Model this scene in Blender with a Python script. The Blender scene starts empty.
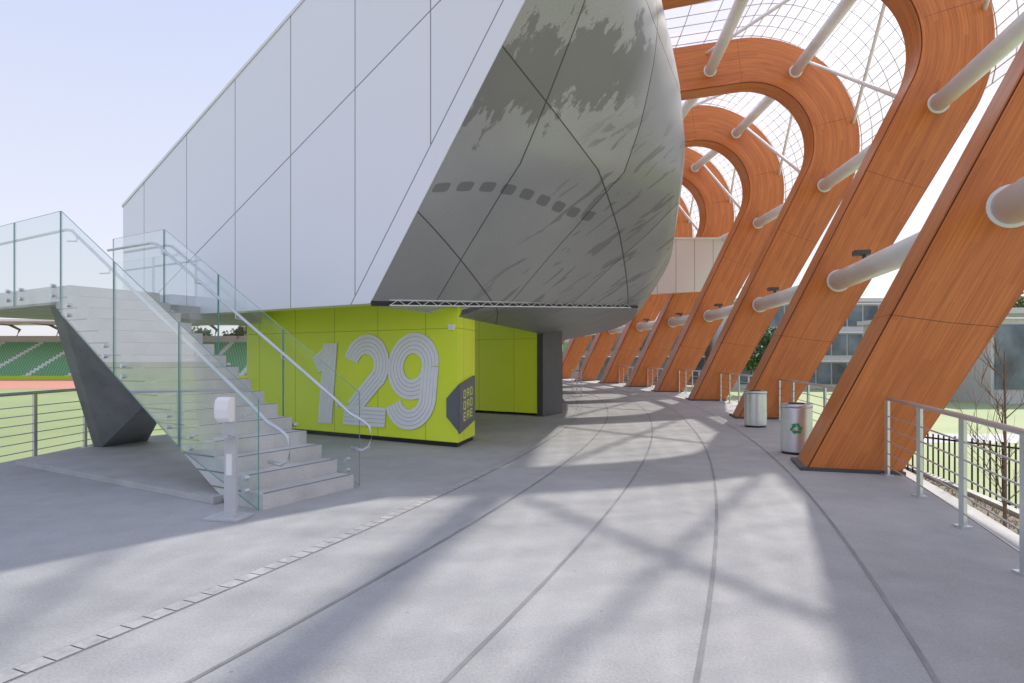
import bpy, bmesh, math, random
from mathutils import Vector, Matrix
random.seed(7)
PI=math.pi
S=bpy.context.scene
COL=S.collection
H=1.65; F=620.0; HY=358.0
CX,CY=-57.9,28.0
def pol(R,th,z=0): return Vector((CX+R*math.cos(th),CY+R*math.sin(th),z))
# ---------------------------------------------------------------- materials
def nm(name):
    m=bpy.data.materials.new(name); m.use_nodes=True
    nt=m.node_tree; b=nt.nodes['Principled BSDF']; return m,nt,b
class N:
    def __init__(s,nt): s.nt=nt
    def math(s,op,a,b=None,c=None,clamp=False):
        n=s.nt.nodes.new('ShaderNodeMath'); n.operation=op; n.use_clamp=clamp
        for i,v in enumerate((a,b,c)):
            if v is None: continue
            if isinstance(v,(int,float)): n.inputs[i].default_value=v
            else: s.nt.links.new(v,n.inputs[i])
        return n.outputs[0]
    def noise(s,vec,scale,detail=4,rough=.55,dist=0):
        n=s.nt.nodes.new('ShaderNodeTexNoise'); n.inputs['Scale'].default_value=scale
        n.inputs['Detail'].default_value=detail; n.inputs['Roughness'].default_value=rough
        n.inputs['Distortion'].default_value=dist
        if vec is not None: s.nt.links.new(vec,n.inputs['Vector'])
        return n.outputs['Fac']
    def coord(s,k='Object'):
        return s.nt.nodes.new('ShaderNodeTexCoord').outputs[k]
    def geo(s): return s.nt.nodes.new('ShaderNodeNewGeometry').outputs['Position']
    def sep(s,v):
        n=s.nt.nodes.new('ShaderNodeSeparateXYZ'); s.nt.links.new(v,n.inputs[0]); return n.outputs
    def comb(s,x,y,z=0.0):
        n=s.nt.nodes.new('ShaderNodeCombineXYZ')
        for i,v in enumerate((x,y,z)):
            if isinstance(v,(int,float)): n.inputs[i].default_value=v
            else: s.nt.links.new(v,n.inputs[i])
        return n.outputs[0]
    def mix(s,f,a,b):
        n=s.nt.nodes.new('ShaderNodeMix'); n.data_type='RGBA'
        if isinstance(f,(int,float)): n.inputs[0].default_value=f
        else: s.nt.links.new(f,n.inputs[0])
        for i,v in ((6,a),(7,b)):
            if isinstance(v,(tuple,list)): n.inputs[i].default_value=(*v[:3],1)
            else: s.nt.links.new(v,n.inputs[i])
        return n.outputs[2]
    def ramp(s,f,lo,hi):
        n=s.nt.nodes.new('ShaderNodeMapRange'); n.clamp=True
        n.inputs[1].default_value=lo; n.inputs[2].default_value=hi
        s.nt.links.new(f,n.inputs[0]); return n.outputs[0]
    def line(s,e,val,w):
        return s.math('LESS_THAN',s.math('ABSOLUTE',s.math('SUBTRACT',e,val)),w/2)
    def perl(s,e,per,off,w):
        f=s.math('FRACT',s.math('DIVIDE',s.math('SUBTRACT',e,off-per*50),per))
        return s.math('LESS_THAN',s.math('ABSOLUTE',s.math('SUBTRACT',f,.5)),w/per/2)
    def bump(s,b,h,strength=.2,dist=.01):
        n=s.nt.nodes.new('ShaderNodeBump'); n.inputs['Strength'].default_value=strength
        n.inputs['Distance'].default_value=dist
        s.nt.links.new(h,n.inputs['Height']); s.nt.links.new(n.outputs[0],b.inputs['Normal'])
    def L(s,a,b): s.nt.links.new(a,b)
def plain(name,col,rough=.6,metal=0,var=.12,scale=3,fine=60,bump=.05,spec=.5):
    m,nt,b=nm(name); n=N(nt); p=n.geo()
    a=n.noise(p,scale,4); f=n.noise(p,fine,2)
    v=n.math('ADD',n.math('MULTIPLY',a,.7),n.math('MULTIPLY',f,.3))
    n.L(n.mix(n.ramp(v,.3,.7),tuple(c*(1-var) for c in col),tuple(min(1,c*(1+var)) for c in col)),b.inputs['Base Color'])
    b.inputs['Roughness'].default_value=rough; b.inputs['Metallic'].default_value=metal
    b.inputs['Specular IOR Level'].default_value=spec
    if bump: n.bump(b,f,bump,.01)
    return m
M={}
M['steel']=plain('galvanised_steel',(.66,.68,.70),.3,.7,.08)
M['grey_steel']=plain('grey_coated_steel',(.58,.59,.60),.4,.2,.06)
M['white_steel']=plain('painted_white_steel',(.84,.85,.86),.35,0,.04)
M['dark']=plain('charcoal_metal',(.085,.087,.093),.45,.2,.15)
M['sign']=plain('slate_sign_face',(.15,.16,.175),.45,.1,.08)
M['support']=plain('grey_painted_plate',(.215,.22,.23),.55,.1,.28,2.2,40)
M['black']=plain('black_metal',(.02,.02,.022),.45,.2,.15)
M['step']=plain('precast_concrete',(.60,.595,.575),.78,0,.17,2.6,45,.3)
M['nosing']=plain('nosing_strip',(.24,.24,.235),.7,0,.1)
M['kerb']=plain('kerb_concrete',(.47,.47,.46),.8,0,.15,2,45,.15)
M['digit']=plain('white_number_paint',(.92,.93,.94),.35,0,.02)
M['digitback']=plain('grey_number_backing',(.50,.52,.54),.4,0,.05)
M['joint']=plain('joint_sealant',(.28,.278,.275),.8,0,.22,3,60,.1)
M['white_plastic']=plain('white_plastic',(.87,.87,.87),.3,0,.03)
M['tile']=plain('drain_tile',(.45,.445,.435),.75,0,.25,9,60,.1)
M['bark']=plain('bark',(.22,.15,.11),.85,0,.3,12,60,.3)
M['leafA']=plain('leaf_green',(.08,.15,.04),.6,0,.55,1.2,7,0)
M['leafB']=plain('leaf_olive',(.14,.17,.05),.6,0,.5,1.2,7,0)
M['soil']=plain('mulch',(.20,.17,.13),.95,0,.4,6,60,.5)
M['dry']=plain('dry_grass',(.34,.30,.17),.9,0,.35,5,30,0)
def concourse():
    m,nt,b=nm('concourse_paving'); n=N(nt); p=n.geo()
    big=n.noise(p,.35,5,.6); mid=n.noise(p,2.5,6,.65); fine=n.noise(p,55,4,.8)
    v=n.math('ADD',n.math('ADD',n.math('MULTIPLY',big,.38),n.math('MULTIPLY',mid,.2)),n.math('MULTIPLY',fine,.42))
    c=n.mix(n.ramp(v,.38,.62),(.325,.322,.318),(.545,.54,.53))
    st=n.ramp(n.noise(p,1.1,6,.75,.4),.60,.75)
    c=n.mix(n.math('MULTIPLY',st,.22),c,(.22,.22,.225))
    vo=nt.nodes.new('ShaderNodeTexVoronoi'); vo.inputs['Scale'].default_value=2.3; n.L(p,vo.inputs['Vector'])
    sp=n.math('LESS_THAN',vo.outputs['Distance'],.03); c=n.mix(n.math('MULTIPLY',sp,.4),c,(.18,.18,.18))
    n.L(c,b.inputs['Base Color']); b.inputs['Roughness'].default_value=.8
    n.bump(b,fine,.6,.006); return m
M['conc']=concourse()
def wood():
    m,nt,b=nm('orange_timber_cladding'); n=N(nt); uv=n.sep(n.coord('UV')); u,v=uv[0],uv[1]
    vec=n.comb(n.math('MULTIPLY',u,.55),n.math('MULTIPLY',v,16))
    g=n.noise(vec,1.6,7,.7,.3)
    strip=n.math('FLOOR',n.math('MULTIPLY',v,9.0))
    seg=n.math('FLOOR',n.math('ADD',n.math('MULTIPLY',u,.42),n.math('MULTIPLY',strip,.37)))
    wn=nt.nodes.new('ShaderNodeTexWhiteNoise'); wn.noise_dimensions='2D'
    n.L(n.comb(strip,seg),wn.inputs['Vector'])
    t=n.math('ADD',n.math('MULTIPLY',g,.84),n.math('MULTIPLY',wn.outputs[0],.16))
    c=n.mix(n.ramp(t,.25,.75),(.40,.098,.020),(.74,.25,.062))
    gr=n.perl(v,1/9.0,0,.006); j=n.perl(u,4.7,.1,.012)
    c=n.mix(n.math('MULTIPLY',gr,.3),c,(.18,.055,.015))
    c=n.mix(n.math('MULTIPLY',j,.75),c,(.07,.025,.01))
    n.L(c,b.inputs['Base Color']); b.inputs['Roughness'].default_value=.36
    n.bump(b,n.math('SUBTRACT',g,n.math('MULTIPLY',gr,.8)),.25,.006); return m
M['wood']=wood()
def lime():
    m,nt,b=nm('lime_wall_panel'); n=N(nt); uv=n.sep(n.coord('UV'))
    a=n.noise(n.geo(),1.2,3)
    c=n.mix(n.ramp(a,.3,.7),(.82,.97,.04),(.86,1.0,.055))
    l=n.math('MAXIMUM',n.perl(uv[0],1.22,.15,.012),n.line(uv[1],2.2,.01))
    c=n.mix(n.math('MULTIPLY',l,.7),c,(.15,.18,.01))
    n.L(c,b.inputs['Base Color']); b.inputs['Roughness'].default_value=.38; return m
M['lime']=lime()
def facade_m():
    m,nt,b=nm('pale_facade_panel'); n=N(nt); uv=n.sep(n.coord('UV')); u,v=uv[0],uv[1]
    d1=n.math('ADD',v,n.math('MULTIPLY',u,.53)); d2=n.math('ADD',v,n.math('MULTIPLY',u,1.401))
    l=n.perl(u,1.6,.333+.8,.020)
    keep=n.math('GREATER_THAN',d2,3.15)
    l=n.math('MULTIPLY',l,keep)
    l=n.math('MAXIMUM',l,n.math('MULTIPLY',n.line(d1,6.33,.024),keep))
    l=n.math('MAXIMUM',l,n.line(d2,3.15,.035))
    pv=n.math('FLOOR',n.math('DIVIDE',n.math('SUBTRACT',u,.333-80),1.6))
    ab=n.math('GREATER_THAN',d1,6.33)
    wn=nt.nodes.new('ShaderNodeTexWhiteNoise'); wn.noise_dimensions='2D'; n.L(n.comb(pv,ab),wn.inputs['Vector'])
    c=n.mix(wn.outputs[0],(.85,.86,.93),(.88,.89,.96))
    c=n.mix(n.math('MULTIPLY',l,.85),c,(.12,.13,.15))
    n.L(c,b.inputs['Base Color']); b.inputs['Roughness'].default_value=.2
    n.bump(b,n.noise(n.geo(),.8,2),.06,.05); return m
M['facade']=facade_m()
def shell_m(name='perforated_metal_skin',pic=True,k=1.0):
    m,nt,b=nm(name); n=N(nt); uv=n.sep(n.coord('UV')); u,v=uv[0],uv[1]
    vec=n.comb(u,v); p=n.geo()
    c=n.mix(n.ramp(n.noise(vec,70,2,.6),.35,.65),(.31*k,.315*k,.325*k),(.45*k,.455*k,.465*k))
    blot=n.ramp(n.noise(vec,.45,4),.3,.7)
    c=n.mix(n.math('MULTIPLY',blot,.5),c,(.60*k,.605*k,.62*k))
    if pic:
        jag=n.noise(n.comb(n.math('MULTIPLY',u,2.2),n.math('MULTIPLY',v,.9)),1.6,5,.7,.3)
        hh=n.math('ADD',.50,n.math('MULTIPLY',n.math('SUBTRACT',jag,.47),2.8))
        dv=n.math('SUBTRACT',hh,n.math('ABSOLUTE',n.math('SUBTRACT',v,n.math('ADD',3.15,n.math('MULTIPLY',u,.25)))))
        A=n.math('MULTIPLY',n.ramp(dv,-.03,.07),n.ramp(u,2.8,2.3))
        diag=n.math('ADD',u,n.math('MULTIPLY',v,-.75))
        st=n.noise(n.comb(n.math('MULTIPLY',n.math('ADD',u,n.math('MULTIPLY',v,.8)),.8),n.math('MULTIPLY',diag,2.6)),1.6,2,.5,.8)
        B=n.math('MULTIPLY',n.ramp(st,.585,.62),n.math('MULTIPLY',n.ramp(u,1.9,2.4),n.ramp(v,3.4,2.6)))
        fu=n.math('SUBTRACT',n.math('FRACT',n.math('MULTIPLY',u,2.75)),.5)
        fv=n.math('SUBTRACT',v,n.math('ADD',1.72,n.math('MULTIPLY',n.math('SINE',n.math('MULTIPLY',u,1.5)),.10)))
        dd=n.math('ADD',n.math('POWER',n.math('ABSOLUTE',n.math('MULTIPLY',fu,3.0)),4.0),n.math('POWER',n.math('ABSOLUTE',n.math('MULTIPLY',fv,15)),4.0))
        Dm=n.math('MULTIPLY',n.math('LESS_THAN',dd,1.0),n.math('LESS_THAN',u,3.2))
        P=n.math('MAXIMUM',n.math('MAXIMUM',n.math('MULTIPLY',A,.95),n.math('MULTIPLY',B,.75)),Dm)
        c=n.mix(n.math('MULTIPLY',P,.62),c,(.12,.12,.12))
    def dot(a,b_,d):
        q=n.sep(p); return n.math('ADD',n.math('ADD',n.math('MULTIPLY',q[0],a),n.math('MULTIPLY',q[1],b_)),n.math('MULTIPLY',q[2],d))
    s1=n.perl(dot(.734,.671,-.10),1.75,7.9-.875,.022)
    s2=n.perl(dot(.58,.155,.80),2.4,6.2-1.2,.022)
    l=n.math('MAXIMUM',s1,s2)
    fac=n.math('ADD',n.math('FLOOR',n.math('DIVIDE',n.math('SUBTRACT',dot(.734,.671,-.10),7.9-175),1.75)),n.math('MULTIPLY',n.math('FLOOR',n.math('DIVIDE',n.math('SUBTRACT',dot(.58,.155,.80),6.2-240),2.4)),7.3))
    wn=nt.nodes.new('ShaderNodeTexWhiteNoise'); wn.noise_dimensions='1D'; n.L(fac,wn.inputs['W'])
    c=n.mix(n.math('MULTIPLY',wn.outputs[0],.30),c,(.17,.17,.17))
    c=n.mix(n.math('MULTIPLY',l,.8),c,(.05,.05,.05))
    n.L(c,b.inputs['Base Color']); b.inputs['Roughness'].default_value=.45; b.inputs['Metallic'].default_value=.4
    return m
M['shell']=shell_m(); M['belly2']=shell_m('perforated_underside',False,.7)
def soffit_m():
    m,nt,b=nm('soffit_metal'); n=N(nt)
    c=n.mix(n.noise(n.geo(),1.5,4),(.60,.605,.61),(.72,.725,.73))
    n.L(c,b.inputs['Base Color']); b.inputs['Roughness'].default_value=.4; b.inputs['Metallic'].default_value=.1; return m
M['soffit']=soffit_m()
def glass_m(name,tint,refl=.08,rough=.02,mixdiff=0.0,fs=.5):
    m=bpy.data.materials.new(name); m.use_nodes=True; nt=m.node_tree; nt.nodes.clear(); n=N(nt)
    o=nt.nodes.new('ShaderNodeOutputMaterial'); t=nt.nodes.new('ShaderNodeBsdfTransparent'); t.inputs[0].default_value=(*tint,1)
    g=nt.nodes.new('ShaderNodeBsdfGlossy'); g.inputs['Roughness'].default_value=rough
    fr=nt.nodes.new('ShaderNodeLayerWeight'); fr.inputs[0].default_value=.15
    f=n.math('ADD',n.math('MULTIPLY',fr.outputs['Fresnel'],fs),refl,clamp=True)
    mx=nt.nodes.new('ShaderNodeMixShader'); n.L(f,mx.inputs[0]); n.L(t.outputs[0],mx.inputs[1]); n.L(g.outputs[0],mx.inputs[2])
    out=mx.outputs[0]
    if mixdiff:
        tr=nt.nodes.new('ShaderNodeBsdfTranslucent'); tr.inputs[0].default_value=(.97,.97,.98,1)
        m2=nt.nodes.new('ShaderNodeMixShader'); m2.inputs[0].default_value=mixdiff
        n.L(out,m2.inputs[1]); n.L(tr.outputs[0],m2.inputs[2]); out=m2.outputs[0]
    n.L(out,o.inputs[0]); return m
M['glass']=glass_m('clear_balustrade_glass',(.96,.985,.98),.012,.01,0,.25)
M['roofglass']=glass_m('translucent_roof_film',(.95,.955,.97),.02,.15,.30,.3)
M['edge']=plain('glass_edge',(.14,.34,.31),.15,0,.1)
def window_m():
    m,nt,b=nm('window_glass'); n=N(nt)
    c=n.mix(n.ramp(n.noise(n.geo(),.35,3),.35,.65),(.05,.075,.09),(.20,.25,.28)); n.L(c,b.inputs['Base Color'])
    b.inputs['Roughness'].default_value=.12; b.inputs['Specular IOR Level'].default_value=.6; return m
M['win']=window_m()
M['stone']=plain('pale_wall',(.60,.59,.575),.7,0,.08)
M['brick']=plain('brick_wall',(.42,.29,.21),.8,0,.15)
def panelw():
    m,nt,b=nm('pale_panel_wall'); n=N(nt); p=n.sep(n.coord('UV'))
    l=n.perl(p[0],1.05,.2,.03)
    c=n.mix(l,n.mix(n.noise(n.geo(),.3,2),(.72,.725,.74),(.79,.795,.81)),(.3,.3,.3)); n.L(c,b.inputs['Base Color']); b.inputs['Roughness'].default_value=.4; return m
M['tower']=panelw()
def grass(name,a,bb,sc=1.5):
    m,nt,b=nm(name); n=N(nt); p=n.geo()
    v=n.math('ADD',n.math('MULTIPLY',n.noise(p,.06*sc,4),.5),n.math('MULTIPLY',n.noise(p,9*sc,3),.5))
    n.L(n.mix(n.ramp(v,.35,.65),a,bb),b.inputs['Base Color']); b.inputs['Roughness'].default_value=.9; return m
M['infield']=grass('infield_grass',(.21,.27,.11),(.31,.36,.17))
M['lawn']=grass('lawn_grass',(.31,.37,.18),(.44,.49,.27))
M['far']=grass('far_ground',(.22,.24,.14),(.32,.31,.22),.3)
M['track']=plain('track_rubber',(.50,.22,.16),.8,0,.1)
def seats():
    m,nt,b=nm('green_seating'); n=N(nt); p=n.sep(n.coord('Object'))
    ai=n.perl(p[0],9.5,.5,1.2); row=n.perl(p[1],1.15,.1,.42); st=n.perl(p[0],.62,0,.14)
    bl=n.noise(n.comb(n.math('FLOOR',n.math('DIVIDE',p[0],1.24)),n.math('FLOOR',n.math('DIVIDE',p[1],1.15))),5,1)
    c=n.mix(n.ramp(bl,.35,.6),(.03,.27,.10),(.16,.45,.15)); c=n.mix(n.math('MAXIMUM',row,st),c,(.42,.44,.42)); c=n.mix(ai,c,(.65,.65,.64))
    n.L(c,b.inputs['Base Color']); b.inputs['Roughness'].default_value=.6; return m
M['seats']=seats()
M['green_sym']=plain('green_symbol',(.03,.30,.10),.4,0,.05)
M['gold']=plain('lime_letters',(.80,.86,.16),.4,0,.05)
M['limeplain']=plain('lime_edge',(.50,.66,.02),.4,0,.05)
# ---------------------------------------------------------------- mesh helpers
def mk(name,vs,fs,mat,parent=None,uv=None,smooth=False,recalc=True,mi=None):
    me=bpy.data.meshes.new(name); me.from_pydata([tuple(v) for v in vs],[],fs)
    mats=mat if isinstance(mat,(list,tuple)) else [mat]
    for m in mats: me.materials.append(m)
    if uv:
        l=me.uv_layers.new(name='UVMap')
        for lp in me.loops: l.data[lp.index].uv=uv[lp.vertex_index]
    if mi:
        for i,p in enumerate(me.polygons): p.material_index=mi[i]
    if recalc:
        bm=bmesh.new(); bm.from_mesh(me); bmesh.ops.recalc_face_normals(bm,faces=bm.faces[:]); bm.to_mesh(me); bm.free()
    if smooth:
        for p in me.polygons: p.use_smooth=True
    o=bpy.data.objects.new(name,me); COL.objects.link(o)
    if parent: o.parent=parent
    return o
class MB:
    def __init__(s): s.v=[]; s.f=[]; s.uv=[]
    def add(s,vs,fs,uv=None):
        b=len(s.v); s.v+= [Vector(v) for v in vs]; s.f+=[tuple(i+b for i in f) for f in fs]
        s.uv+= uv if uv else [(v[0],v[2]) for v in vs]
    def box(s,c,sx,sy,sz,ax=None):
        c=Vector(c); X,Y,Z=ax if ax else (Vector((1,0,0)),Vector((0,1,0)),Vector((0,0,1)))
        vs=[c+X*(a*sx/2)+Y*(b*sy/2)+Z*(d*sz/2) for a in(-1,1) for b in(-1,1) for d in(-1,1)]
        s.add(vs,[(0,1,3,2),(4,6,7,5),(0,4,5,1),(2,3,7,6),(0,2,6,4),(1,5,7,3)])
    def prism(s,pts,z0,z1):
        n=len(pts); vs=[(p[0],p[1],z0) for p in pts]+[(p[0],p[1],z1) for p in pts]
        s.add(vs,[tuple(range(n))[::-1],tuple(range(n,2*n))]+[(i,(i+1)%n,n+(i+1)%n,n+i) for i in range(n)])
    def ext(s,pts,vec):
        n=len(pts); vec=Vector(vec); P=[Vector(p) for p in pts]
        s.add(P+[p+vec for p in P],[tuple(range(n))[::-1],tuple(range(n,2*n))]+[(i,(i+1)%n,n+(i+1)%n,n+i) for i in range(n)])
    def tube(s,pts,r,n=10,r1=None,cap=True):
        pts=[Vector(p) for p in pts]; m=len(pts); base=len(s.v); ref=None
        for i,p in enumerate(pts):
            t=(pts[min(i+1,m-1)]-pts[max(i-1,0)]).normalized()
            if ref is None:
                ref=Vector((0,0,1)) if abs(t.z)<.9 else Vector((1,0,0))
            a=t.cross(ref).normalized(); b=t.cross(a).normalized()
            rr=r if r1 is None else r+(r1-r)*i/(m-1)
            for k in range(n):
                an=2*PI*k/n; s.v.append(p+a*math.cos(an)*rr+b*math.sin(an)*rr); s.uv.append((k/n,i))
        for i in range(m-1):
            for k in range(n):
                k2=(k+1)%n; s.f.append((base+i*n+k,base+i*n+k2,base+(i+1)*n+k2,base+(i+1)*n+k))
        if cap:
            s.f.append(tuple(base+k for k in range(n))[::-1]); s.f.append(tuple(base+(m-1)*n+k for k in range(n)))
    def build(s,name,mat,parent=None,smooth=False,recalc=True,uv=False):
        o=mk(name,s.v,s.f,mat,parent,s.uv if uv else None,False,recalc)
        if smooth:
            for p in o.data.polygons: p.use_smooth=len(p.vertices)==4
        return o
def thing(name,label,cat,loc=(0,0,0),rz=0,group=None):
    o=bpy.data.objects.new(name,None); COL.objects.link(o); o.location=loc; o.rotation_euler=(0,0,rz)
    o['label']=label; o['category']=cat
    if group:o['group']=group
    return o
def tag(o,label,cat,group=None,kind=None):
    o['label']=label;o['category']=cat
    if group:o['group']=group
    if kind:o['kind']=kind
    return o
def struct(o): o['kind']='structure'; return o
def arc_band(mb,Ra,Rb,t0,t1,z,n=80,dr=0):
    vs=[]
    for i in range(n+1):
        t=t0+(t1-t0)*i/n; e=dr*max(0,-t-.2); vs+=[pol(Ra+e,t,z),pol(Rb+e,t,z)]
    mb.add(vs,[(2*i,2*i+1,2*i+3,2*i+2) for i in range(n)])
D=Vector((-.857,.515,0)).normalized(); W=Vector((.515,.857,0)).normalized(); Z=Vector((0,0,1))
# ---------------------------------------------------------------- setting
g=MB(); g.add([(-900,-300,-3.2),(900,-300,-3.2),(900,1500,-3.2),(-900,1500,-3.2)],[(0,1,2,3)]); struct(g.build('ground',M['far'],recalc=False))
pts=[Vector((-8.05,-8)),Vector((-8.05,12.6)),Vector((-6.4,14.9)),Vector((-7.5,60))]
arc=[pol(66.45,t) for t in [ .55-i*(.55+.62)/60 for i in range(61)]]
g=MB(); pl=[(p.x,p.y) for p in pts]+[(p.x,p.y) for p in arc]
g.prism(pl,-.45,0)
o=g.build('concourse_floor',M['conc']); struct(o)
for R,dr in ((61.5,0),(62.65,.2),(63.55,1.6),(64.5,2.6)):
    g=MB(); arc_band(g,R-.015,R+.015,-.62,.5,.004,90,dr); struct(g.build('floor_joint',M['joint'],recalc=False))
g=MB(); t=-.60
while t<.35:
    dt=.145/60.6; arc_band(g,60.53,60.65,t,t+dt*.93,.006,1); t+=dt
struct(g.build('drain_strip',M['tile'],recalc=False))
g=MB(); arc_band(g,60.518,60.662,-.6,.35,.002,60); struct(g.build('drain_bed',M['joint'],recalc=False))
g=MB(); g.add([(-300,4,-3.19),(-8.2,4,-3.19),(-8.2,16,-3.19),(40,60,-3.19),(40,200,-3.19),(-300,200,-3.19)],[(0,1,2,3,4,5)])
struct(g.build('infield_grass',M['infield'],recalc=False))
g=MB(); g.add([(-320,97,-3.17),(60,97,-3.17),(60,136,-3.17),(-320,136,-3.17)],[(0,1,2,3)]); struct(g.build('running_track',M['track'],recalc=False))
g=MB(); pl=[(p.x,p.y) for p in [pol(66.47,t) for t in [-.7+i*1.3/50 for i in range(51)]]]+[(20,70),(300,70),(300,-60),(12,-60)]
g.prism(pl,-3.19,-1.6); struct(g.build('lawn',M['lawn']))
g=MB(); 
for i in range(60):
    a=-.6+.9*i/60; b=-.6+.9*(i+1)/60; g.ext([pol(66.5,a,-1.59),pol(66.5,b,-1.59),pol(66.5,b,-1.15),pol(66.5,a,-1.15)],pol(68.9,a)-pol(66.5,a))
struct(g.build('planting_strip',M['soil']))
g=MB()
for i in range(60):
    t=-.6+.9*i/60; g.ext([pol(68.95,t,-1.65),pol(68.95,t+.0152,-1.65),pol(68.95,t+.0152,-1.08),pol(68.95,t,-1.08)],(.16,0,0))
struct(g.build('planter_kerb',M['kerb']))
g=MB(); g.add([(8,24,-1.595),(120,20,-1.595),(120,23,-1.595),(8,27,-1.595)],[(0,1,2,3)]); struct(g.build('footpath',M['kerb'],recalc=False))
# ---------------------------------------------------------------- ribs
c0=(2.21,9.9); RI=2.35; RO=4.1; TH=.9; RB=65.0
inner=[];outer=[]
a0=math.radians(-26); 
ip=(c0[0]+RI*math.cos(a0),c0[1]+RI*math.sin(a0)); op=(c0[0]+RO*math.cos(a0),c0[1]+RO*math.sin(a0))
for i in range(10):
    k=i/10; inner.append((ip[0]*k,ip[1]*k)); outer.append((1.25+(op[0]-1.25)*k,op[1]*k))
NA=44; aE=math.radians(97)
for i in range(NA+1):
    a=a0+(aE-a0)*i/NA; inner.append((c0[0]+RI*math.cos(a),c0[1]+RI*math.sin(a))); outer.append((c0[0]+RO*math.cos(a),c0[1]+RO*math.sin(a)))
td=(-math.sin(aE),math.cos(aE))
for i in range(1,6):
    k=7*i/5; inner.append((inner[10+NA][0]+td[0]*k,inner[10+NA][1]+td[1]*k)); outer.append((outer[10+NA][0]+td[0]*k,outer[10+NA][1]+td[1]*k))
def lerp2(a,b,t): return (a[0]+(b[0]-a[0])*t,a[1]+(b[1]-a[1])*t)
LEN=[0]
for i in range(1,len(inner)):
    m0=lerp2(inner[i-1],outer[i-1],.5); m1=lerp2(inner[i],outer[i],.5); LEN.append(LEN[-1]+math.dist(m0,m1))
def strip(A,B,y0,y1):
    mb=MB(); q=len(A)
    for i in range(q-1):
        for (p0,p1,p2,p3,mode) in (((A,y0),(B,y0),(B,y0),(A,y0),0),((A,y1),(B,y1),(B,y1),(A,y1),0),((A,y0),(A,y1),(A,y1),(A,y0),1),((B,y0),(B,y1),(B,y1),(B,y0),1)):
            v=[(p0[0][i][0],p0[1],p0[0][i][1]),(p1[0][i][0],p1[1],p1[0][i][1]),(p2[0][i+1][0],p2[1],p2[0][i+1][1]),(p3[0][i+1][0],p3[1],p3[0][i+1][1])]
            w0=math.dist(A[i],B[i]); w1=math.dist(A[i+1],B[i+1])
            if mode==0: uv=[(LEN[i],0.02),(LEN[i],.02+w0),(LEN[i+1],.02+w1),(LEN[i+1],.02)]
            else: uv=[(LEN[i],5+y0),(LEN[i],5+y1),(LEN[i+1],5+y1),(LEN[i+1],5+y0)]
            mb.add(v,[(0,1,2,3)],uv)
    for i in (0,q-1):
        v=[(A[i][0],y0,A[i][1]),(B[i][0],y0,B[i][1]),(B[i][0],y1,B[i][1]),(A[i][0],y1,A[i][1])]; mb.add(v,[(0,1,2,3)],[(0,0),(0,1),(1,1),(1,0)])
    return mb
def off(dist):
    A=[];B=[]
    for a,b in zip(inner,outer):
        w=math.dist(a,b); A.append(lerp2(a,b,dist/w)); B.append(lerp2(b,a,dist/w))
    return A,B
cA,cB=off(.03)
iA=inner; iB=off(.028)[0]; oA=outer; oB=off(.028)[1]
core=strip(cA,cB,-TH/2+.03,TH/2-.03); f1=strip(off(.04)[0],off(.04)[1],-TH/2,-TH/2+.028); f2=strip(off(.04)[0],off(.04)[1],TH/2-.028,TH/2)
s1=strip(iA,iB,-TH/2+.04,TH/2-.04); s2=strip(oB,oA,-TH/2+.04,TH/2-.04)
THETA=[-.411,-.288,-.165,-.055,.04,.12,.197,.27,.34,.41]
ordn=['','nearest','second','third','fourth','fifth','sixth','seventh','eighth','ninth']
def inn_out(z):
    return ip[0]*z/ip[1], 1.25+(op[0]-1.25)*z/op[1]
la=sum(inn_out(3.7))/2; lb=sum(inn_out(8.25))/2
RM=(RI+RO)/2
def arcp(deg,r=RM): return (c0[0]+r*math.cos(math.radians(deg)),c0[1]+r*math.sin(math.radians(deg)))
lv=[((la,3.7),.25),((lb,8.25),.22),(arcp(58),.2),(arcp(118),.2)]
proto=None
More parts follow.
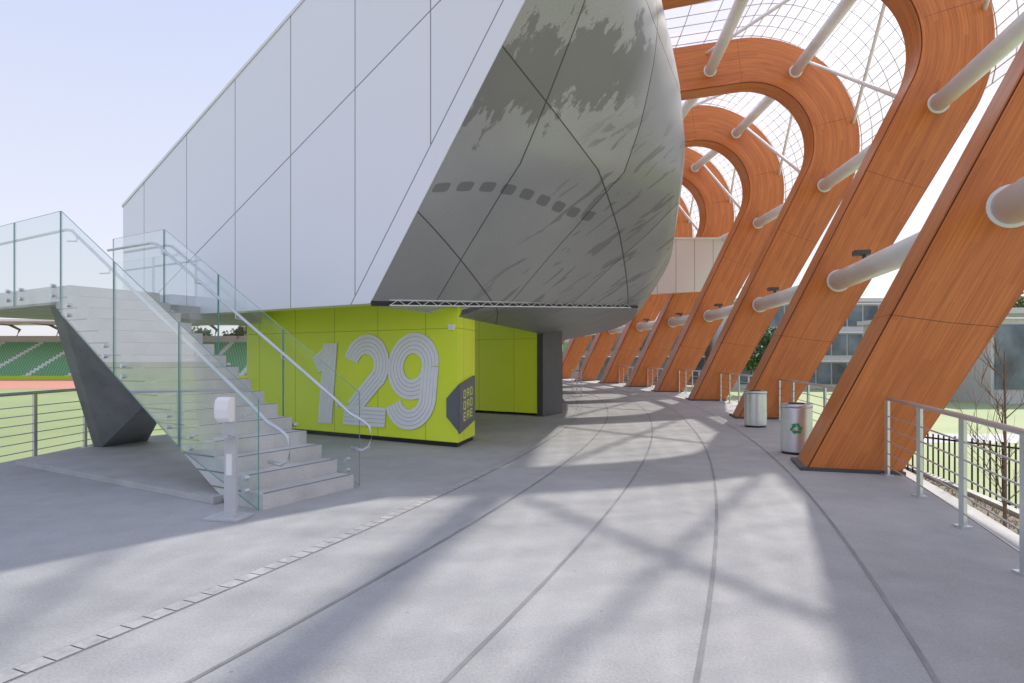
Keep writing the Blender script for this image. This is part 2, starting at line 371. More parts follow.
def rib(th,i):
    base=pol(RB,th)
    lab=('timber clad curved rib hooking overhead, %s from the camera along the concourse'%ordn[i]) if i else 'timber clad rib standing beside the camera, just outside the right edge'
    r=thing('timber_rib',lab,'rib',base,th,'orange timber ribs along the concourse')
    global proto
    if proto is None:
        ch=[core.build('rib_core',M['black'],r,recalc=False),f1.build('cladding_face',M['wood'],r,recalc=False,uv=True),f2.build('cladding_face',M['wood'],r,recalc=False,uv=True),
            s1.build('cladding_soffit',M['wood'],r,recalc=False,uv=True),s2.build('cladding_back',M['wood'],r,recalc=False,uv=True)]
        b=MB(); b.box((.62,0,.02),1.36,.98,.06); ch.append(b.build('base_plate',M['dark'],r)); proto=ch
    else:
        for c in proto:
            k=c.copy(); COL.objects.link(k); k.parent=r
    if i<len(THETA)-1:
        th2=THETA[i+1]; inv=Matrix.Rotation(-th,3,'Z')
        def loc(th_,s,z): return inv@(pol(RB+s,th_,z)-base)
        for li,((s,z),rad) in enumerate(lv):
            a=loc(th,s,z); b=loc(th2,s,z); d=(b-a).normalized(); a=a+d*.44; b=b-d*.44
            t=MB(); t.tube([a,b],rad,28); tb_=t.build('connecting_tube',M['white_steel'],r,smooth=True)
            for (e0,e1) in ((a-d*.02,a+d*.05),(b-d*.05,b+d*.02)):
                t=MB(); t.tube([e0,e1],rad+.045,28); t.build('collar',M['white_steel'],tb_,smooth=True)
            if li==0:
                c=a.lerp(b,.72); t=MB(); sd_=Vector((-1,0,0))
                t.box(c+Z*(rad+.05),.06,.10,.12); t.box(c+Z*(rad+.15)+sd_*.06,.34,.26,.11); t.build('floodlight',M['dark'],tb_)
        for (A,B,rr) in (((lb,8.25),arcp(58,RO-.1),.06),(arcp(58,RO-.1),arcp(118,RO-.1),.06),(arcp(58,RO+.1),arcp(8,RO-.1),.06)):
            t=MB(); t.tube([loc(th,*A),loc(th2,*B)],rr,12); t.build('diagonal_rod',M['white_steel'],r,smooth=True)
    return r
for i,t in enumerate(THETA): rib(t,i)
prof=[]
for i in range(24):
    a=math.radians(-14+ (97+14)*i/23); prof.append((c0[0]+(RO+.28)*math.cos(a),c0[1]+(RO+.28)*math.sin(a)))
for i in range(1,7): prof.append((prof[23][0]+td[0]*i*1.1,prof[23][1]+td[1]*i*1.1))
for i in range(len(THETA)-1):
    t0,t1=THETA[i],THETA[i+1]; r=thing('roof_canopy','translucent curved canopy bay just beyond the %s rib'%(ordn[i] if i else 'unseen'),'roof',(0,0,0),0,'translucent canopy bays')
    m=MB(); K=6; q=len(prof); vs=[pol(RB+s,t0+(t1-t0)*k/K,z) for (s,z) in prof for k in range(K+1)]
    m.add(vs,[(a*(K+1)+k,a*(K+1)+k+1,(a+1)*(K+1)+k+1,(a+1)*(K+1)+k) for a in range(q-1) for k in range(K)])
    m.build('roof_film',M['roofglass'],r,smooth=True,recalc=False)
    m=MB()
    for k in range(11):
        tt=t0+(t1-t0)*k/10; m.tube([pol(RB+s,tt,z) for (s,z) in prof],.017,4)
    for a in range(0,q):
        s,z=prof[a]; m.tube([pol(RB+s,t0+(t1-t0)*k/4,z) for k in range(5)],.017,4)
    m.build('roof_lattice',M['grey_steel'],r,recalc=False)
# ---------------------------------------------------------------- cross wall closing the upper level
bw=thing('upper_cross_wall','pale vertically panelled wall between the grey belly and the fourth rib','wall',pol(66,.088,0))
o_=pol(66,.088,0); a=pol(58,.088)-o_; b=pol(70.9,.088)-o_; tn=Vector((-math.sin(.088),math.cos(.088),0))
vs=[a+Z*4.6,b+Z*5.5,b+Z*8.2,a+Z*8.0]; vs+=[v+tn*.5 for v in vs]
mk('panel_face',vs,[(0,1,2,3),(4,5,6,7),(0,1,5,4),(1,2,6,5),(2,3,7,6),(3,0,4,7)],M['tower'],bw,uv=[(0,0),(12.9,0),(12.9,3),(0,3)]*2)
m=MB(); m.ext([a+Z*8.0-tn*.05,b+Z*8.2-tn*.05,b+Z*8.3-tn*.05,a+Z*8.1-tn*.05],tn*.6); m.build('coping',M['white_steel'],bw)
# ---------------------------------------------------------------- guard rails
def guard(name,label,P,group,hgt=1.07,nb=5):
    r=thing(name,label,'railing',P[0],0,group); P=[Vector(p)-Vector(P[0]) for p in P]
    for p in P:
        m=MB(); m.box(p+Z*(hgt/2),.035,.07,hgt); m.box(p+Z*.01,.12,.12,.02); m.build('post',M['steel'],r)
    m=MB(); m.tube([p+Z*(hgt+.01) for p in P],.028,10); m.build('top_rail',M['steel'],r,smooth=True)
    for k in range(nb):
        m=MB(); m.tube([p+Z*(.14+k*(hgt-.2)/nb) for p in P],.009,6); m.build('horizontal_bar',M['steel'],r)
    return r
for i in range(0,6):
    ta=THETA[i]+.0085; tb=THETA[i+1]-.0085; nn=5
    guard('guard_railing','steel guard railing between ribs, in the %s bay from the camera'%['nearest','second','third','fourth','fifth','sixth'][i],[pol(66.05,ta+(tb-ta)*k/nn) for k in range(nn+1)],'guard railings between the ribs')
guard('guard_railing','steel guard railing at the field edge left of the staircase',[(-7.85,y,0) for y in (6.0,7.4,8.8,10.2,11.4,12.5)]+[(-7.0,13.7,0),(-6.45,14.7,0)],None,nb=6)
guard('guard_railing','short distant railing beside the dark portal wall',[pol(60.9,-.02),pol(60.9,.01),pol(60.9,.04)],None)
# ---------------------------------------------------------------- grandstand
E0=Vector((-2.34,10.2,2.55)); SM=6.75
gs=thing('grandstand','angular grandstand with pale panelled end wall and grey perforated metal belly','grandstand',E0)
def gp(v): return Vector(v)-E0
def fp(t,z,w=0): return D*t+W*w+Z*(z-2.55)
poly=[(0,2.55),(-SM,2.55+1.401*SM),(7.6,5.08),(7.6,2.55)]
vs=[fp(t,z) for t,z in poly]+[fp(t,z,.3) for t,z in poly]
mk('end_wall',vs,[(0,1,2,3),(4,5,6,7),(0,1,5,4),(1,2,6,5),(2,3,7,6),(3,0,4,7)],M['facade'],gs,uv=[(t,z) for t,z in poly]*2)
m=MB(); m.ext([fp(-SM,2.55+1.401*SM+.0,-.02),fp(7.62,5.08,-.02),fp(7.62,5.14,-.02),fp(-SM,2.61+1.401*SM,-.02)],W*.36); m.build('coping',M['white_steel'],gs)
NR=20; top=[]
for k in range(NR+1):
    t=7.6-(7.6+SM)*k/NR; p=E0+D*t+W*.25; top.append((math.hypot(p.x-CX,p.y-CY),math.atan2(p.y-CY,p.x-CX),8.75-.483*t-.15))
vs=[];fs=[];NT=30
for (R,th,z) in top:
    for j in range(NT+1): 
        Rj=R+(min(R,61.2)-R)*min(1,j/2); vs.append(gp(pol(Rj,th+(.45-th)*j/NT,z)))
for a in range(NR):
    for j in range(NT): b=a*(NT+1)+j; fs.append((b,b+1,b+NT+2,b+NT+1))
mk('raked_seating',vs,fs,M['step'],gs,recalc=False)
Rt=[(2.9,62.3),(3.2,62.55),(4.1,63.1),(5.5,63.3),(6.6,63.2),(8.7,62.8),(10.4,62.3),(13,61.6)]
def Rz(z):
    for (a,ra),(b,rb) in zip(Rt,Rt[1:]):
        if z<=b: 
            k=max(0,(z-a)/(b-a)); return ra+(rb-ra)*k
    return Rt[-1][1]
NV=36; NU=22; NT2=40
rows=[];uvs=[]
for j in range(NV+1):
    v=j/NV; s=SM*v; E=E0+(-D)*s; E.z=2.55+1.401*s; E=E+W*.012
    zN=2.9+v*(11.4-2.9+.2); thN=-.21-.06*min(1,v*4.5); 
    if v>.5: thN+= .03*(v-.5)*2
    Nn=pol(Rz(zN),thN,zN); T=Vector((-math.sin(thN),math.cos(thN),0)); Lc=2.1
    Cc=Nn-T*Lc; bl=min(1,v*2.0)*.7; Cc=((E+Nn)/2).lerp(Cc,bl); Cc.z=(E.z+zN)/2
    row=[];uu=[];acc=0;prev=None
    for i in range(NU+1):
        k=i/NU; p=E*(1-k)**2+Cc*2*k*(1-k)+Nn*k*k
        if prev is not None: acc+=(p-prev).length
        prev=p; row.append(p); uu.append((acc,(p.z-2.55)))
    for i in range(1,NT2+1):
        th=thN+(.45-thN)*i/NT2; p=pol(Rz(zN),th,zN); acc+=(p-prev).length; prev=p; row.append(p); uu.append((acc,p.z-2.55))
    rows.append(row); uvs.append(uu)
NC=len(rows[0]); vs=[gp(p) for r_ in rows for p in r_]; uv=[q for r_ in uvs for q in r_]
fs=[(a*NC+b,a*NC+b+1,(a+1)*NC+b+1,(a+1)*NC+b) for a in range(NV) for b in range(NC-1)]
mk('metal_belly',vs,fs,M['shell'],gs,uv=uv,smooth=True,recalc=False)
crease=rows[0]
K1=Vector((-.99,11.4,0)); K1b=Vector((-.75,12.5,0))
A0=K1+D*2.46
innerl=[(A0,2.74),(K1,2.41),(K1b,2.41),(pol(59.6,-.21),2.33)]
def polyat(k):
    segs=[(innerl[i+1][0]-innerl[i][0]).length for i in range(3)]; T=sum(segs); x=k*T
    for i,sg in enumerate(segs):
        if x<=sg or i==2:
            q=min(1,x/sg); p=innerl[i][0].lerp(innerl[i+1][0],q); return Vector((p.x,p.y,innerl[i][1]+(innerl[i+1][1]-innerl[i][1])*q))
        x-=sg
cols=[];NS=6
for i,p in enumerate(crease):
    if i<=NU: q=polyat(i/NU)
    else:
        th=math.atan2(p.y-CY,p.x-CX); q=pol(59.6,th,2.33)
    cols.append([gp(p.lerp(q,k/NS)) for k in range(NS+1)])
def under(name,i0,i1,mat):
    sub=cols[i0:i1+1]; vs=[v for c in sub for v in c]; uv=[((i0+a)*.45,b*.5) for a in range(len(sub)) for b in range(NS+1)]
    mk(name,vs,[(a*(NS+1)+b,a*(NS+1)+b+1,(a+1)*(NS+1)+b+1,(a+1)*(NS+1)+b) for a in range(len(sub)-1) for b in range(NS)],mat,gs,uv=uv,recalc=False)
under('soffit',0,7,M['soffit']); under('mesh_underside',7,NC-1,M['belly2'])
m=MB(); m.ext([fp(.05,2.68,.3),fp(7.6,2.68,.3),fp(7.6,2.68,3.6),fp(2.6,2.74,3.0)],Z*.1); m.build('end_soffit',M['soffit'],gs)
m=MB(); C=[gp(p) for p in crease[:NU+1]]
for a,b in zip(C,C[1:]):
    nrm=(b-a).cross(Z).normalized()
    m.add([a+nrm*.03-Z*.04,b+nrm*.03-Z*.04,b+nrm*.03+Z*.06,a+nrm*.03+Z*.06,a-nrm*.1-Z*.04,b-nrm*.1-Z*.04,a-nrm*.05+Z*.06,b-nrm*.05+Z*.06],[(0,1,2,3),(0,1,5,4),(2,3,6,7)])
m.build('crease_reveal',M['black'],gs,recalc=False)
m=MB(); o1=[C[i]+(C[i+1]-C[i]).cross(Z).normalized()*.06 for i in range(1,NU)]
m.tube([p-Z*.035 for p in o1],.012,8); m.build('crease_rail',M['white_steel'],gs,smooth=True)
m=MB(); m.tube([p+Z*.055 for p in o1],.010,8); m.build('crease_rail',M['white_steel'],gs,smooth=True)
m=MB()
for i in range(len(o1)-1):
    m.tube([o1[i]-Z*.035,(o1[i]+o1[i+1])/2+Z*.055,o1[i+1]-Z*.035],.006,5)
m.build('crease_truss',M['white_steel'],gs)
# ---------------------------------------------------------------- lime kiosk
def pprism(name,pts,z0,z1,mat,parent,o):
    m=MB(); n=len(pts)
    for i in range(n):
        a=Vector(pts[i]);b=Vector(pts[(i+1)%n]); L=(b-a).length
        m.add([(a.x-o.x,a.y-o.y,z0),(b.x-o.x,b.y-o.y,z0),(b.x-o.x,b.y-o.y,z1),(a.x-o.x,a.y-o.y,z1)],[(0,1,2,3)],[(0,z0),(L,z0),(L,z1),(0,z1)])
    m.add([(p[0]-o.x,p[1]-o.y,z1) for p in pts],[tuple(range(n))],[(0.6,1)]*n)
    return m.build(name,mat,parent,recalc=False,uv=True)
kb=thing('kiosk_block','lime green panelled block with big white 129 under the grandstand','kiosk',K1)
pp=[K1,K1+D*6.1,K1+D*6.1+W*1.6,K1b+D*.3+W*.3,K1b]
pprism('wall',[(p.x,p.y) for p in pp],.09,3.0,M['lime'],kb,K1)
ins=[K1+D*.05+W*.04,K1+D*6.05+W*.04,K1+D*6.05+W*1.5,K1b+D*.4+W*.2,K1b+D*.05]
pprism('plinth',[(p.x,p.y) for p in ins],0,.09,M['black'],kb,K1)
def offset_path(P,d):
    out=[]
    for i,p in enumerate(P):
        a=P[max(i-1,0)];b=P[min(i+1,len(P)-1)]
        def nn(a,b):
            L=math.dist(a,b) or 1; return (-(b[1]-a[1])/L,(b[0]-a[0])/L)
        if i==0: n1=nn(p,b); out.append((p[0]+n1[0]*d,p[1]+n1[1]*d)); continue
        if i==len(P)-1: n1=nn(a,p); out.append((p[0]+n1[0]*d,p[1]+n1[1]*d)); continue
        n1=nn(a,p);n2=nn(p,b); mx=n1[0]+n2[0];my=n1[1]+n2[1]; L2=mx*mx+my*my; k=2/max(L2,.75)
        out.append((p[0]+mx*d*k,p[1]+my*d*k))
    return out
def ribbon(P,d0,d1,tc,w0,w1,m):
    A=offset_path(P,d0);B=offset_path(P,d1)
    def q(pt,w): x,y=pt; return D*(tc-(x+.10*(y-.9)))+W*w+Z*(y+.27)
    for i in range(len(P)-1):
        vs=[q(A[i],w1),q(B[i],w1),q(B[i+1],w1),q(A[i+1],w1),q(A[i],w0),q(B[i],w0),q(B[i+1],w0),q(A[i+1],w0)]
        m.add(vs,[(0,1,2,3),(0,3,7,4),(1,5,6,2),(0,4,5,1),(3,2,6,7)])
def arcpts(cx,cy,rx,ry,a,b,n=22): return [(cx+rx*math.cos(math.radians(a+(b-a)*i/n)),cy+ry*math.sin(math.radians(a+(b-a)*i/n))) for i in range(n+1)]
oneB=[(-.42,1.22),(-.30,1.30),(.0,1.50)]
oneA=[(-.02,1.69),(-.02,1.2),(-.02,0)]
twoA=arcpts(0,1.22,.43,.44,165,-30)+[(.28,.92),(-.28,.34)]
twoB=[(-.50,.2),(.0,.2),(.64,.2)]
ninA=arcpts(0,1.22,.43,.45,0,360,40)
ninB=[(.43,1.215),(.43,.62)]+arcpts(0,.62,.43,.43,0,-160,20)[1:]
for Ps,tc,nmn in (([oneB,oneA],3.36,'1'),([twoA,twoB],2.33,'2'),([ninA,ninB],1.10,'9')):
    m=MB()
    for qi,P in enumerate(Ps): ribbon(P,-.2,.2,tc,-.002,-.012-qi*.006,m)
    dg=m.build('numeral',M['digitback'],kb,recalc=False); dg['label']='white striped number %s on the lime wall'%nmn
    for k in range(5):
        m=MB(); c=-.2+.4*(k+.5)/5
        for qi,P in enumerate(Ps): ribbon(P,c-.0355,c+.0355,tc,-.014,-.026-qi*.008,m)
        m.build('numeral_stripe',M['digit'],dg,recalc=False)
m=MB(); m.box(D*(.13)+W*-.03+Z*2.22,.12,.06,.10,(D,W,Z)); m.build('wall_fitting',M['white_plastic'],kb)
sg=thing('section_sign','small slate grey pointed sign with lime lettering wrapping the lime block corner','sign',K1)
sd=(K1b-K1); sd=Vector((sd.x,sd.y,0)).normalized(); sn=Vector((sd.y,-sd.x,0))
m=MB(); m.ext([sd*a+sn*.012+Z*z for a,z in [(-.03,.26),(-.03,1.16),(.98,1.30),(.98,.42)]],sn*.035); m.build('side_panel',M['sign'],sg)
m=MB(); m.ext([D*a-W*.012+Z*z for a,z in [(-.03,.30),(-.03,1.16),(.24,.90),(.24,.56)]],-W*.03); m.build('front_panel',M['sign'],sg)
rnd=random.Random(3)
for r_ in range(3):
    for c_ in range(3):
        x=.14+c_*.22; z=.95-r_*.21
        m=MB()
        for (a,b,c,e) in [(.0,.05,.028,.15),(.065,.125,.13,.026)]+rnd.sample([(.065,-.012,.13,.026),(.065,.055,.13,.026),(.12,.05,.028,.15)],2):
            m.box(sd*(x+a+.05)+sn*.052+Z*(z-.05+b+x*.1),c,.006,e,(sd,sn,Z))
        m.build('letter',M['gold'],sg)
K2=Vector((.71,17.6,0))
k2=thing('kiosk_block','second lime green block further along the concourse with charcoal portal edge','kiosk',K2)
pp=[K2,K2+D*7,K2+D*7+W*1.1,K2+W*1.1]; pprism('wall',[(p.x,p.y) for p in pp],.08,3.0,M['lime'],k2,K2)
pp=[K2-D*.02-W*.02,K2-D*.20-W*.02,K2-D*.20+W*1.2,K2-D*.02+W*1.2]; pprism('portal_edge',[(p.x,p.y) for p in pp],0,2.9,M['dark'],k2,K2)
cw=thing('dark_portal_wall','charcoal curved wall of the far concourse beyond the lime blocks','wall',pol(59.9,-.16))
o0=pol(59.9,-.16); m=MB()
for i in range(30):
    a=-.13+.58*i/30; b=-.13+.58*(i+1)/30; m.ext([pol(59.9,a)-o0,pol(59.9,b)-o0,pol(59.9,b,3.2)-o0,pol(59.9,a,3.2)-o0],(-.4,0,0))
m.build('wall',M['dark'],cw,recalc=False)
for i in range(4):
    a=-.08+.1*i; m=MB(); p=pol(59.95,a)-o0; T=Vector((-math.sin(a),math.cos(a),0)); Rn=Vector((math.cos(a),math.sin(a),0)); m.box(p+Z*1.1,2.2,.06,2.2,(T,Rn,Z)); m.build('door',M['steel'] if i%2 else M['black'],cw)
m=MB(); q=pol(59.95,-.125,1.98)-o0; m.tube([q,q+Vector((.06,-.02,0))],.16,24); m.build('round_plate',M['white_plastic'],cw)
# ---------------------------------------------------------------- staircase
B0=Vector((-2.70,6.72,0)); SW=1.34; TR=.29; RS=.1688; NSTEP=16
st=thing('staircase','precast concrete staircase with frameless glass sides and steel handrails','staircase',B0)
def q(L,w,z): return D*L+W*w+Z*z
prof_=[(0,0)]
for i in range(NSTEP):
    prof_.append((i*TR,(i+1)*RS))
    if i<NSTEP-1: prof_.append(((i+1)*TR,(i+1)*RS))
Ltop=(NSTEP-1)*TR; ZT=NSTEP*RS
prof_+= [(Ltop+.35,ZT),(Ltop+.35,ZT-.3),(.62,0)]
m=MB(); m.ext([q(a,0,b) for a,b in prof_],W*SW); m.build('steps',M['step'],st)
for i in range(NSTEP):
    m=MB(); m.box(q(i*TR+.03,SW/2,(i+1)*RS+.003),.035,SW-.06,.006,(D,W,Z)); m.build('nosing',M['nosing'],st)
    if i>0:
        zz=i*RS; L0=i*TR; L1=min(Ltop+.33,.62+zz/(ZT-.3)*(Ltop+.35-.62))
        if L1>L0+.05:
            m=MB(); m.box(q((L0+L1)/2,-.001,zz),L1-L0,.004,.018,(D,W,Z)); m.build('tread_joint',M['nosing'],st)
m=MB(); m.ext([q(Ltop+.352,-.06,ZT-.27),q(Ltop+4.5,-.06,ZT-.27),q(Ltop+4.5,4.6,ZT-.27),q(Ltop+1.8,4.6,ZT-.27),q(Ltop+1.8,SW+.06,ZT-.27),q(Ltop+.352,SW+.06,ZT-.27)],Z*.265); m.build('landing_slab',M['step'],st)
m=MB(); m.prism([q(a,b,0).to_tuple()[:2] for a,b in ((.7,-.12),(5.7,-.12),(6.75,2.5),(3.3,2.5),(3.0,SW+.05),(.7,SW+.05))],0.003,.085); m.build('concrete_pad',M['kerb'],st)
m=MB(); m.ext([q(4.62,.02,ZT-.29),q(3.35,1.25,1.62),q(6.2,2.15,.087),q(6.0,1.25,.087)],D*.2-W*.04); m.build('raking_support',M['support'],st)
def gpanel(L0,L1,w,zb0,zb1,zt0,zt1):
    th=.016; pts_=[(L0,zb0),(L1,zb1),(L1,zt1),(L0,zt0)]
    vs=[q(a,w,b) for a,b in pts_]+[q(a,w+th,b) for a,b in pts_]
    gl=mk('glass_panel',vs,[(0,1,2,3),(4,5,6,7),(0,1,5,4),(1,2,6,5),(2,3,7,6),(3,0,4,7)],[M['glass'],M['edge']],st,recalc=False,mi=[0,0,1,1,1,1])
    for f in (.15,.85):
        for dz in (.1,.24):
            L=L0+(L1-L0)*f; zb=zb0+(zb1-zb0)*f; mm=MB(); mm.tube([q(L,w-.02,zb+dz),q(L,w+.04,zb+dz)],.028,14); mm.build('standoff',M['steel'],gl)
nz=lambda L: min(ZT, RS+L*RS/TR)
for w in (-.085,SW+.065):
    for (a,b) in ((-.03,1.42),(1.44,2.9),(2.92,Ltop)):
        zb=lambda L:max(.02,nz(L)-.42); gpanel(a,b,w,zb(a),zb(b),nz(a)+1.06,nz(b)+1.06)
    ext_=[(Ltop+.02,Ltop+1.6)] if w>0 else [(Ltop+.02,Ltop+1.5),(Ltop+1.52,Ltop+3.0),(Ltop+3.02,Ltop+4.5)]
    for (a,b) in ext_: gpanel(a,b,w,ZT-.24,ZT-.24,ZT+1.06,ZT+1.06)
for w in (.06,SW-.06):
    path=[(-.02,w,.52),(-.22,w,.50),(-.33,w,.56),(-.37,w,.68),(-.33,w,.81),(-.22,w,.87),(0,w,.95)]
    path+= [(L,w,nz(L)+.80) for L in (.3,1.5,3,Ltop)]+[(Ltop+.15,w,ZT+.83),(Ltop+(1.5 if w>1 else 4),w,ZT+.83)]
    m=MB(); m.tube([q(*p) for p in path],.021,12); m.build('handrail',M['steel'],st,smooth=True)
    for L in (.25,1.3,2.3,3.3,4.2):
        e=-.065 if w<1 else SW+.065; m=MB(); m.tube([q(L,w,nz(L)+.78),q(L,w,nz(L)+.72),q(L,e,nz(L)+.70)],.009,8); m.build('handrail_bracket',M['steel'],st)
# ---------------------------------------------------------------- sanitizer stand
s0=Vector((-2.92,6.40,0)); sa=thing('sanitiser_stand','white hand sanitiser dispenser on a slim steel floor stand by the stairs','dispenser',s0,math.radians(-10))
m=MB(); m.box((0,0,.012),.40,.30,.02); m.box((0,.02,.03),.18,.14,.02); m.build('base_plate',M['grey_steel'],sa)
m=MB(); m.box((0,.03,.46),.13,.04,.86); m.build('post',M['grey_steel'],sa)
m=MB(); m.box((0,.0,1.02),.14,.03,.36); m.build('back_plate',M['grey_steel'],sa)
bm_=MB(); pr=[(0,1.0),(-.07,1.0),(-.11,1.04),(-.12,1.13),(-.105,1.22),(-.06,1.25),(0,1.25)]
bm_.ext([Vector((-.075,-.018+a,z)) for a,z in pr],(.15,0,0)); bm_.build('dispenser_body',M['white_plastic'],sa)
m=MB(); m.box((0,-.1,.84),.13,.13,.015); m.box((0,-.03,.84),.05,.06,.03); m.build('drip_tray',M['steel'],sa)
m=MB(); m.box((0,.002,.55),.06,.02,.22); m.build('notice_plate',M['white_plastic'],sa)
# ---------------------------------------------------------------- bins
def bin_(loc,label,sym):
    r=thing('litter_bin',label,'bin',loc,0,'steel litter bins by the ribs'); m=MB()
    m.tube([(0,0,.04),(0,0,.06),(0,0,.78),(0,0,.80)],.255,36); m.build('drum',M['steel'],r,smooth=True)
    m=MB(); m.tube([(0,0,.0),(0,0,.045)],.235,36); m.build('foot_ring',M['black'],r)
    m=MB(); m.tube([(0,0,.80),(0,0,.86)],.262,36); m.build('rim',M['steel'],r,smooth=True)
    m=MB(); m.tube([(0,0,.861),(0,0,.875)],.13,28); m.build('opening',M['black'],r)
    if sym:
        m=MB(); dirv=Vector((-loc[0],-loc[1],0)).normalized(); base=math.atan2(dirv.y,dirv.x)
        def cp(x,y): an=base+x/.255; return Vector((.262*math.cos(an),.262*math.sin(an),.45+y))
        for k in range(3):
            a=math.radians(90+120*k); 
            A=(math.cos(a)*.11,math.sin(a)*.11); a2=a-math.radians(120); B_=(math.cos(a2)*.11,math.sin(a2)*.11)
            dx,dy=B_[0]-A[0],B_[1]-A[1]; L=math.hypot(dx,dy); ux,uy=dx/L,dy/L; nx,ny=-uy,ux
            def P_(f,s): return (A[0]+ux*L*f+nx*s,A[1]+uy*L*f+ny*s)
            for (f0,f1,w0,w1) in ((.12,.34,.022,.022),(.34,.58,.022,.022),(.58,.88,.05,.0)):
                m.add([cp(*P_(f0,-w0)),cp(*P_(f0,w0)),cp(*P_(f1,w1+.0005)),cp(*P_(f1,-w1))],[(0,1,2,3)])
        m.build('recycling_symbol',M['green_sym'],r,recalc=False)
bin_((4.93,10.75,0),'steel cylindrical litter bin with green recycling symbol, beside the nearest rib',True)
bin_((5.85,14.9,0),'plain steel cylindrical litter bin in front of the second rib',False)
# ---------------------------------------------------------------- outside right
fA=Vector((8.9,17.5,-1.6)); fB=Vector((11.6,10.6,-1.6)); fn=thing('picket_fence','black metal picket fence at the lawn edge outside the railing','fence',fA)
dv=(fB-fA); Lf=dv.length; dn=dv.normalized()
for i in range(5):
    m=MB(); m.box(dn*(Lf*i/4)+Z*.8,.07,.07,1.6); m.build('post',M['black'],fn)
k=.12; pk=None
while k<Lf:
    if pk is None: m=MB(); m.box(Z*.75,.026,.026,1.4); pk=m.build('picket',M['black'],fn); pk.location=dn*k
    else: c=pk.copy(); COL.objects.link(c); c.parent=fn; c.location=dn*k
    k+=.125
for z in (.15,1.35): m=MB(); m.box(dn*(Lf/2)+Z*z,Lf,.035,.04,(dn,dn.cross(Z),Z)); m.build('fence_rail',M['black'],fn)
def branch(m,p,d,L,r,depth,rnd):
    pts_=[p]; q_=p; dd=d
    for i in range(4):
        dd=(dd+Vector((rnd.uniform(-.12,.12),rnd.uniform(-.12,.12),rnd.uniform(0,.1)))).normalized(); q_=q_+dd*L/4; pts_.append(q_)
    m.tube(pts_,r,6,r*.45)
    if depth>0:
        for k in range(4 if depth>1 else 3):
            j=rnd.choice([1,2,3,4]); a=rnd.uniform(0,2*PI); nd=(dd*.8+Vector((math.cos(a)*.6,math.sin(a)*.6,.25))).normalized()
            branch(m,pts_[j],nd,L*rnd.uniform(.5,.75),r*.5,depth-1,rnd)
def sapling(loc,label,h,seed):
    r=thing('bare_sapling',label,'tree',loc); rnd=random.Random(seed); m=MB(); m.tube([(0,0,-.05),(.01,0,h*.3),(0.02,.01,h*.6),(0,0,h*.95)],.028,8,.008); m.build('trunk',M['bark'],r)
    m=MB()
    for k in range(15):
        z=h*(.2+.72*k/15); a=rnd.uniform(0,2*PI); branch(m,Vector((0,0,z)),Vector((math.cos(a)*.7,math.sin(a)*.7,.75)).normalized(),h*.24*(1-.5*k/15),.009,2,rnd)
    m.build('branches',M['bark'],r)
sapling((6.95,8.75,-1.15),'small bare brown sapling behind the right guard railing',3.05,5)
m=MB(); rnd=random.Random(8)
for i in range(1300):
    p=pol(rnd.uniform(66.7,68.9),rnd.uniform(-.40,-.15),-1.15)
    for k in range(2):
        a=rnd.uniform(0,PI); w=Vector((math.cos(a),math.sin(a),0))*.012; h=rnd.uniform(.05,.2); l=Vector((rnd.uniform(-.1,.1),rnd.uniform(-.1,.1),h)); m.add([p-w,p+w,p+l],[(0,1,2)])
tag(m.build('dry_grass_tufts',M['dry'],recalc=False),'dry ornamental grass tufts in the planting strip outside the railing','grass',kind='stuff')
def tree(loc,h,w,label,mat,seed,nleaf=2600,group=None,ls=.22):
    r=thing('leafy_tree',label,'tree',loc,0,group); rnd=random.Random(seed)
    m=MB(); m.tube([(0,0,-.1),(.05*h*.1,0,h*.25),(0,.1,h*.6)],.03*h,8,.012*h)
    cl=[]
    for k in range(18):
        a=rnd.uniform(0,2*PI); rr=w*.5*math.sqrt(rnd.random())*.8; z=h*rnd.uniform(.35,.92); sc=1-.55*abs((z/h-.55)/.45)
        c=Vector((math.cos(a)*rr*sc,math.sin(a)*rr*sc,z)); cl.append((c,w*rnd.uniform(.10,.2)))
        if k%2==0: m.tube([(0,0,h*.3),c*.6+Vector((0,0,h*.12)),c],.01*h,5,.003*h)
    m.build('trunk',M['bark'],r); m=MB()
    for i in range(nleaf):
        c,R=rnd.choice(cl); v=Vector((rnd.gauss(0,1),rnd.gauss(0,1),rnd.gauss(0,.8))).normalized()*R*rnd.random()**.35; p=c+v
        a=Vector((rnd.uniform(-1,1),rnd.uniform(-1,1),rnd.uniform(-1,1))).normalized(); b=a.cross(Vector((rnd.uniform(-1,1),rnd.uniform(-1,1),rnd.uniform(-1,1)))).normalized(); s_=ls*rnd.uniform(.6,1.3)
        m.add([p-a*s_,p+b*s_*.6,p+a*s_,p-b*s_*.6],[(0,1,2,3)])
    m.build('crown',mat,r,recalc=False)
def px(x,Y): return (x-512)/F*Y
tl=[(205,165,'A',12,12,'green tree behind the far stand, leftmost of the pair seen beneath the grandstand'),(238,160,'B',13,13,'olive green tree behind the far stand, right one of the pair beneath the grandstand'),
    (100,170,'A',12,14,'green tree behind the far stand, seen behind the glass of the stair landing')]
for x,Y,k,h,w,l in tl: tree((px(x,Y),Y,-3.2),h,w,l,M['leaf'+k],x,2200,ls=.5)
tl=[(1030,52,'B',8.5,7.0,'olive tree on the lawn at the far right edge above the fence'),(760,52,'A',6,6,'green tree seen between the second and third ribs'),(905,48,'B',5.0,5,'low olive tree in front of the glazed campus building')]
for x,Y,k,h,w,l in tl: tree((px(x,Y),Y,-1.6),h,w,l,M['leaf'+k],x,2600,ls=.2)
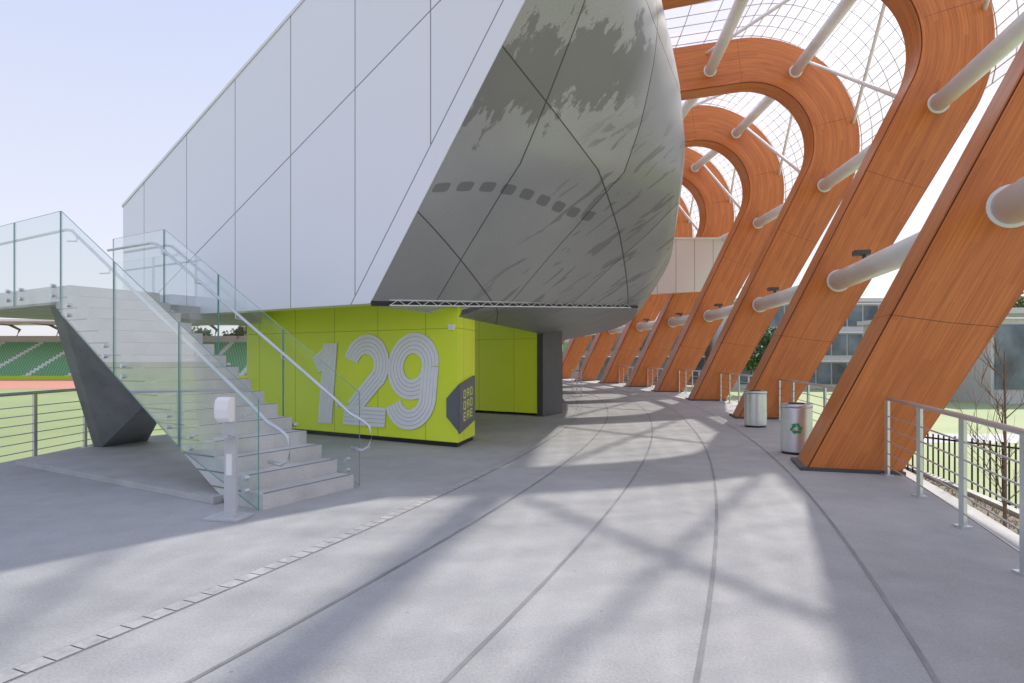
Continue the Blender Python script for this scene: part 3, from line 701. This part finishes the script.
def building(name,label,x0,x1,y0,y1,z0,z1,mat,nf,nw,cat='building'):
    r=thing(name,label,cat,(x0,y0,z0)); Hh=z1-z0; m=MB(); m.box(((x1-x0)/2,(y1-y0)/2,Hh/2),x1-x0,y1-y0,Hh); m.build('wall',mat,r)
    m=MB(); m.box(((x1-x0)/2,(y1-y0)/2,Hh+.2),x1-x0+.8,y1-y0+.8,.4); m.build('roof',M['stone'],r)
    fh=Hh/nf; ww=(x1-x0)/nw
    for f in range(nf):
        for k in range(nw):
            m=MB(); m.box((ww*(k+.5),-.04,fh*(f+.52)),ww*.88,.1,fh*.72); m.build('window',M['win'],r)
        m=MB(); m.box(((x1-x0)/2,-.12,fh*(f+.95)),x1-x0,.3,.12); m.build('sunshade',M['white_steel'],r)
building('campus_building','glazed grey campus building seen between the second and nearest ribs',24,44,66,80,-1.6,7.6,M['stone'],3,12)
building('campus_building','low brick and glass campus building seen between the middle ribs',8,23,74,86,-1.6,5.6,M['brick'],2,10)
building('campus_building','pale metal clad building behind the bare sapling at the right edge',34,62,44,60,-1.6,4.8,M['stone'],1,7)
# ---------------------------------------------------------------- far stand
fs0=Vector((-170,137,-3.2)); fst=thing('far_grandstand','distant green seating stand across the track','grandstand',fs0)
rowsN=16
m=MB()
for k in range(rowsN):
    y=k*1.15; z=1+k*.52; m.add([(0,y,z),(200,y,z),(200,y+1.15,z),(0,y+1.15,z),(0,y,z-.52),(200,y,z-.52)],[(0,1,2,3),(0,1,5,4)])
m.build('seating_rows',M['seats'],fst,recalc=False)
m=MB(); m.box((100,rowsN*1.15+.3,5.2),200,.5,10.4); m.build('back_wall',M['stone'],fst)
m=MB(); m.box((100,-.1,.4),200,.2,1.0); m.build('front_wall',M['limeplain'],fst)
m=MB(); m.box((60,12,13.4),120,18,.5); m.build('roof',M['white_steel'],fst)
for k in range(12):
    m=MB(); m.tube([(5+k*10,19,9.5),(5+k*10,20.5,12),(5+k*10,17,13.2),(5+k*10,8,13.6)],.35,8); m.build('roof_rib',M['bark'],fst)
# ---------------------------------------------------------------- light
w=bpy.data.worlds.new('World'); S.world=w; w.use_nodes=True; nt=w.node_tree; n=N(nt)
bg=nt.nodes['Background']; sky=nt.nodes.new('ShaderNodeTexSky'); sky.sky_type='NISHITA'; sky.sun_disc=False
EL=44; AZ=math.atan2(.77,.63)
sky.sun_elevation=math.radians(EL); sky.sun_rotation=AZ; sky.air_density=1.0; sky.dust_density=3.0; sky.ozone_density=1.5
gz=n.sep(n.coord('Generated'))[2]
haze=n.mix(n.ramp(gz,0.0,.62),(7.4,7.3,7.8),(4.7,5.3,7.4))
nt.links.new(n.mix(.74,sky.outputs[0],haze),bg.inputs[0]); bg.inputs[1].default_value=.147
sl=bpy.data.lights.new('sun','SUN'); sl.energy=5.0; sl.angle=math.radians(.9); sl.color=(1,.955,.88)
so=bpy.data.objects.new('sun',sl); COL.objects.link(so)
sd_=Vector((math.sin(AZ)*math.cos(math.radians(EL)),math.cos(AZ)*math.cos(math.radians(EL)),math.sin(math.radians(EL))))
so.rotation_euler=(-sd_).to_track_quat('-Z','Y').to_euler(); so.location=(20,20,40)
cam=bpy.data.cameras.new('camera'); cam.sensor_width=36; cam.lens=F/1024*36; cam.shift_y=(HY-341.5)/1024; cam.clip_start=.05; cam.clip_end=3000
co=bpy.data.objects.new('camera',cam); COL.objects.link(co); co.location=(0,0,H); co.rotation_euler=(PI/2,0,0); S.camera=co
S.view_settings.view_transform='Standard'; S.view_settings.look='None'; S.view_settings.exposure=0
